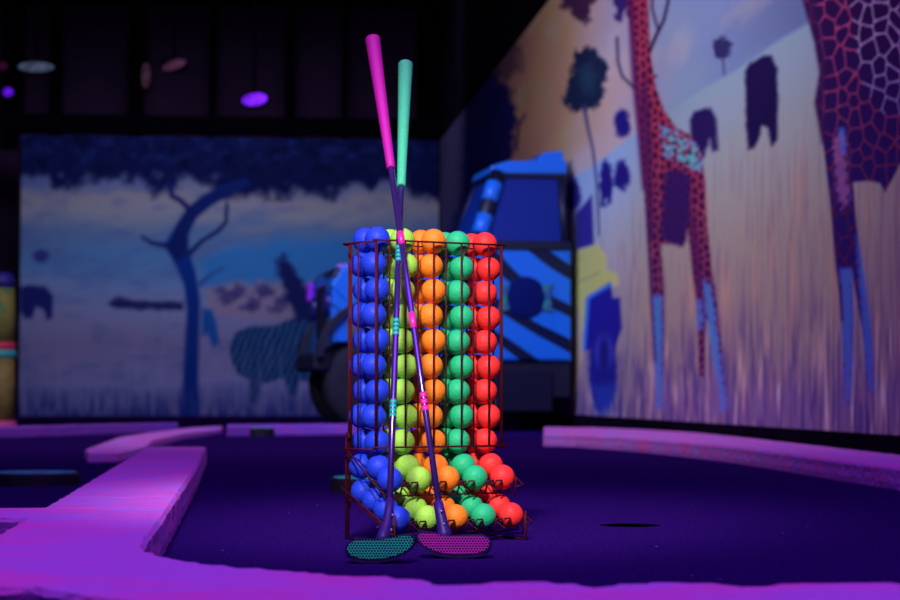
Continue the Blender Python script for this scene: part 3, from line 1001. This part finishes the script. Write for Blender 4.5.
# cab with raked windscreen, narrower at the top
def quad_prism(name, pts, off, m, parent=jeep, bev=.004):
    return obj(name, prism(NB(), [Vector(p) for p in pts], off, bev), m, parent)
wb, wt = (.60, BELT), (.44, TOP - .05)
HT = .22
for sg in (-1, 1):
    y0, y1 = sg * (HW - .02), sg * (HT + .10)
    bm = NB()
    # side glazing
    v = [bm.verts.new(p) for p in ((0.03, y0, BELT), (wb[0] - .06, y0, BELT), (wt[0] - .05, y1, wt[1]), (0.03, y1, wt[1]), (0.03, y0 - sg * .02, BELT), (wb[0] - .06, y0 - sg * .02, BELT), (wt[0] - .05, y1 - sg * .02, wt[1]), (0.03, y1 - sg * .02, wt[1]))]
    for q in ((0, 1, 2, 3), (7, 6, 5, 4), (0, 4, 5, 1), (1, 5, 6, 2), (2, 6, 7, 3), (3, 7, 4, 0)):
        bm.faces.new([v[i] for i in q])
    obj('side_window', bm, glass, jeep)
    pb, pt = Vector((wb[0] - .025, y0, BELT)), Vector((wt[0] - .015, y1, wt[1]))
    pil = obj('windscreen_pillar', tube(NB(), [pb, pb.lerp(pt, .5), pt], .05 if sg > 0 else .02, 12), tblk, jeep, True)
    for f_ in ((.26, .72) if sg > 0 else ()):
        c = pb.lerp(pt, f_)
        d = (pt - pb).normalized()
        bm = tube(NB(), [c - d * .075, c - d * .06, c + d * .06, c + d * .075], .045, 14, radii=[.030, .0525, .0525, .030])
        obj('pillar_stripe', bm, blue2, pil, True)
    obj('rear_pillar', tube(NB(), [(.03, y0 - sg * .01, BELT), (.03, y1 - sg * .01, wt[1])], .03, 10), tblk, jeep, True)
yl0, yr0, yl1, yr1 = HW - .04, -(HW - .04), HT + .06, -(HT - .02)
bm = NB()
v = [bm.verts.new(p) for p in ((wb[0], yl0, BELT - .01), (wb[0], yr0, BELT - .01), (wt[0], yr1, wt[1]), (wt[0], yl1, wt[1]), (wb[0] - .02, yl0, BELT - .01), (wb[0] - .02, yr0, BELT - .01), (wt[0] - .02, yr1, wt[1]), (wt[0] - .02, yl1, wt[1]))]
for q in ((0, 1, 2, 3), (7, 6, 5, 4), (0, 4, 5, 1), (1, 5, 6, 2), (2, 6, 7, 3), (3, 7, 4, 0)):
    bm.faces.new([v[i] for i in q])
obj('windscreen', bm, mat('windscreen_blue', (0.006, 0.05, 0.42), .3), jeep)
roofp = [(0.0, TOP - .05), (.48, TOP - .055), (.46, TOP - .01), (.38, TOP + .02), (0.0, TOP + .035)]
obj('roof', prism(NB(), [Vector((x, -HT, z)) for x, z in roofp], (0, 2 * HT + .12, 0), .008), blue2, jeep)
obj('roof_gasket', prism(NB(), [Vector((x, -HT - .01, z)) for x, z in ((0, TOP - .075), (.46, TOP - .075), (.475, TOP - .052), (0, TOP - .052))], (0, 2 * HT + .135, 0)), tblk, jeep)
obj('roof_rack', prism(NB(), [Vector((x, -HT + .04, z)) for x, z in ((0.0, TOP + .036), (.17, TOP + .03), (.12, TOP + .09), (0.0, TOP + .10))], (0, 2 * HT, 0), .008), blue2, jeep)
obj('belt_moulding', box(NB(), (0, HW - .012, BELT - .035), (.64, HW + .012, BELT + .02), .006), tblk, jeep)
obj('sill', box(NB(), (0, HW - .25, .20), (.86, HW - .03, BOT), .01), tblk, jeep)
obj('chassis', box(NB(), (.04, -HW + .12, .22), (LEN - .06, HW - .26, BOT + .1)), tblk, jeep)
obj('step_plate', box(NB(), (.12, HW - .028, .12), (.46, HW - .005, .36), .006), mat('step_grey', (.012, .012, .04), .6, spec=.1), jeep)
for sg in (-1, 1):
    wx, wr = 1.20, .285
    yy = sg * (HW - .12)
    wh = obj('wheel', lathe(NB(), [(wr * .62, -.10), (wr * .9, -.10), (wr, -.07), (wr, .07), (wr * .9, .10), (wr * .62, .10)], 40, 'Y', 0, 0, 0), tyre, jeep, True, loc=(wx, yy, wr))
    obj('hub', lathe(NB(), [(.0001, -.06), (wr * .62, -.06), (wr * .62, .05), (wr * .4, .07), (wr * .15, .085), (.0001, .085)], 30, 'Y'), rimm, wh, True)
    # flared wing over the wheel
    ring = [(wx + math.cos(a) * rr_, z_) for a, rr_, z_ in []]
    arc = [PI * k / 14 for k in range(15)]
    outer = [(wx + math.cos(a) * .345, .44 + math.sin(a) * .34) for a in arc]
    inner = [(wx + math.cos(a) * .305, .44 + math.sin(a) * .30) for a in reversed(arc)]
    ys_ = HW - .03 if sg > 0 else -HW - .05
    obj('wheel_arch', prism(NB(), [Vector((x, ys_, z)) for x, z in outer + inner], (0, .08, 0), .004), tblk, jeep)
obj('bumper', box(NB(), (LEN, -HW - .02, .36), (LEN + .11, HW - .02, .47), .02), tblk, jeep)
obj('grille', box(NB(), (LEN - .01, -.22, .56), (LEN + .012, .22, .88), .01), tblk, jeep)
for sg in (-1, 1):
    obj('headlamp', lathe(NB(), [(.0001, -.01), (.075, -.01), (.075, .02), (.055, .035), (.0001, .04)], 24, 'X'), mat('lamp_lens', (.02, .02, .20), .3), jeep, True, loc=(LEN, sg * .34, .76))
obj('fender_panel', prism(NB(), [Vector((x, HW - .10, z)) for x, z in ((LEN - .06, .96), (LEN - .20, .97), (LEN - .26, .76), (LEN - .16, .69), (LEN + .004, .86))], (0, .112, 0), .008), blue2, jeep)
obj('fender_panel', prism(NB(), [Vector((x, HW - .10, z)) for x, z in ((LEN + .004, .74), (LEN - .09, .68), (LEN - .10, .53), (LEN + .004, .53))], (0, .112, 0), .008), blue2, jeep)
obj('side_marker', box(NB(), (LEN + .01, -.42, .80), (LEN + .05, -.33, .92), .012), mat('marker_violet', (.45, .02, .9), .4), jeep)
obj('hood_latch', box(NB(), (LEN - .12, HW - .14, .945), (LEN - .04, HW - .06, .99), .008), mat('latch_violet', (.5, .2, .8), .4), jeep)
# plain dark oval emblem on the door, with green ends
em = obj('door_emblem', lathe(NB(), [(.0001, 0), (.125, 0), (.125, .006), (.12, .008), (.0001, .008)], 30, 'Y'), mat('emblem_dark', (.003, .010, .13), .8, spec=.1), jeep, True, loc=(.285, HW + .001, .80))
for sg in (-1, 1):
    obj('emblem_wing', prism(NB(), [Vector(p) for p in ((sg * .10, .0085, .07), (sg * .17, .0085, .085), (sg * .15, .0085, .0), (sg * .17, .0085, -.09), (sg * .10, .0085, -.07), (sg * .12, .0085, 0))], (0, .004, 0)), add_noise(mat('emblem_green', (.03, .34, .22), .5), (.02, .12, .35), 18), em)

# ================================================================== LAMPS AND GLOWING SMEARS HIGH AT THE BACK
def hanging_glow(name, px, py, Y, w, h, ecol, estr, label, slant=0.0, body=True):
    p = on_Y(px, py, Y)
    o = thing(name, label, 'lamp', p)
    hs = NB()
    lathe(hs, [(h * .62, .0), (h * .62, .10), (h * .4, .14), (.0001, .145)], 24, 'Y')
    for v in hs.verts:
        v.co.x *= w / h
    obj('housing', hs, dark, o, True)
    ln = NB()
    lathe(ln, [(.0001, -.02), (h * .35, -.017), (h * .5, -.004), (h * .5, .0)], 24, 'Y')
    for v in ln.verts:
        v.co.x *= w / h
        v.co.z += v.co.x * slant
    m = mat('lens_' + str(px), tuple(c * .1 for c in ecol), .6, spec=.1, emit=ecol, estr=estr)
    t, b = nt(m)
    tc = t.nodes.new('ShaderNodeTexCoord')
    n = t.nodes.new('ShaderNodeTexNoise'); n.inputs['Scale'].default_value = 22
    t.links.new(tc.outputs['Object'], n.inputs['Vector'])
    mm = t.nodes.new('ShaderNodeMapRange'); mm.inputs[1].default_value = .35; mm.inputs[2].default_value = .65; mm.inputs[3].default_value = estr * .55; mm.inputs[4].default_value = estr * 1.5
    t.links.new(n.outputs['Fac'], mm.inputs[0]); t.links.new(mm.outputs[0], b.inputs['Emission Strength'])
    obj('lens', ln, m, o, True)
    obj('hanger', tube(NB(), [(0, .07, h * .5), (0, .07, 4.4 - p.z)], .012, 8), dark, o, True)


hanging_glow('blacklight', 254.5, 99.5, 15, .19, .095, (.20, .015, 1.0), 1.1, 'bright violet oval blacklight hanging above the back mural', .12)
hanging_glow('blacklight', 8, 92, 15, .075, .07, (.16, .01, 1.0), .55, 'small violet blacklight at the upper left edge')
hanging_glow('pale_strip', 36, 67, 17, .30, .085, (.14, .18, .32), .30, 'dim whitish ribbed strip high at the left')  # whitish strip with weak emission
hanging_glow('glow_smear', 174, 65, 17, .20, .085, (.28, .09, .26), .17, 'faint pink smear made to glow high on the dark wall left of the violet blacklight', .3)  # pale smear, emission added so it shows against the dark, no known lamp
hanging_glow('glow_smear', 146, 76, 17, .075, .22, (.26, .10, .22), .13, 'faint tall pinkish bar made to glow, leaning beside the pink smear')  # slanted pinkish bar, glow added to keep it visible
hanging_glow('glow_smear', 2, 66, 17, .10, .07, (.25, .03, .20), .08, 'faint magenta glow at the upper left corner of the picture')  # small magenta shape with very weak emission

# ================================================================== LIGHT
def area(name, loc, target, size, size_y, col, power, spread=PI):
    d = bpy.data.lights.new(name, 'AREA')
    d.shape = 'RECTANGLE'; d.size = size; d.size_y = size_y
    d.color = col; d.energy = power; d.spread = spread
    o = bpy.data.objects.new(name, d); C.objects.link(o)
    o.location = loc
    o.rotation_euler = (Vector(target) - Vector(loc)).to_track_quat('-Z', 'Y').to_euler()
    return o


def spot(name, loc, target, col, power, ang, blend=.6, rad=.1):
    d = bpy.data.lights.new(name, 'SPOT')
    d.color = col; d.energy = power; d.spot_size = math.radians(ang); d.spot_blend = blend; d.shadow_soft_size = rad
    o = bpy.data.objects.new(name, d); C.objects.link(o)
    o.location = loc
    o.rotation_euler = (Vector(target) - Vector(loc)).to_track_quat('-Z', 'Y').to_euler()
    return o


rk = Vector((O.x, O.y, .25))
area('uv_ceiling', (.3, 1.9, 3.9), (.3, 2.1, 0), 3.5, 3.0, (0.58, 0.18, 1.0), 112)
area('uv_ceiling_far', (-.4, 9, 4.2), (-.3, 9, 0), 3, 5, (0.45, 0.12, 1.0), 34)
spot('rack_fill', (-.4, 0.0, 2.6), rk + Vector((0, 0, .08)), (1.0, .90, .90), 980, 17, .7, .22)  # unseen white spot, added to brighten the balls in place of fluorescence
area('wall_wash', (-1.2, 7.0, 3.9), (XR, 11, .8), 5, 1.5, (1.0, 0.93, 0.86), 66, math.radians(120))
area('back_wash', (-.4, 18.3, 4.2), (-.4, YB, 1.3), 4.5, .6, (0.95, 1.0, 0.92), 24, math.radians(110))
area('truck_wash', (-.2, 9.0, 3.2), (1.2, 11.9, .9), 1.2, 1.0, (0.28, 0.42, 1.0), 16, math.radians(70))

w = bpy.data.worlds.new('world')
S.world = w
w.use_nodes = True
w.node_tree.nodes['Background'].inputs['Color'].default_value = (0.11, 0.05, 0.55, 1)
w.node_tree.nodes['Background'].inputs['Strength'].default_value = 0.15
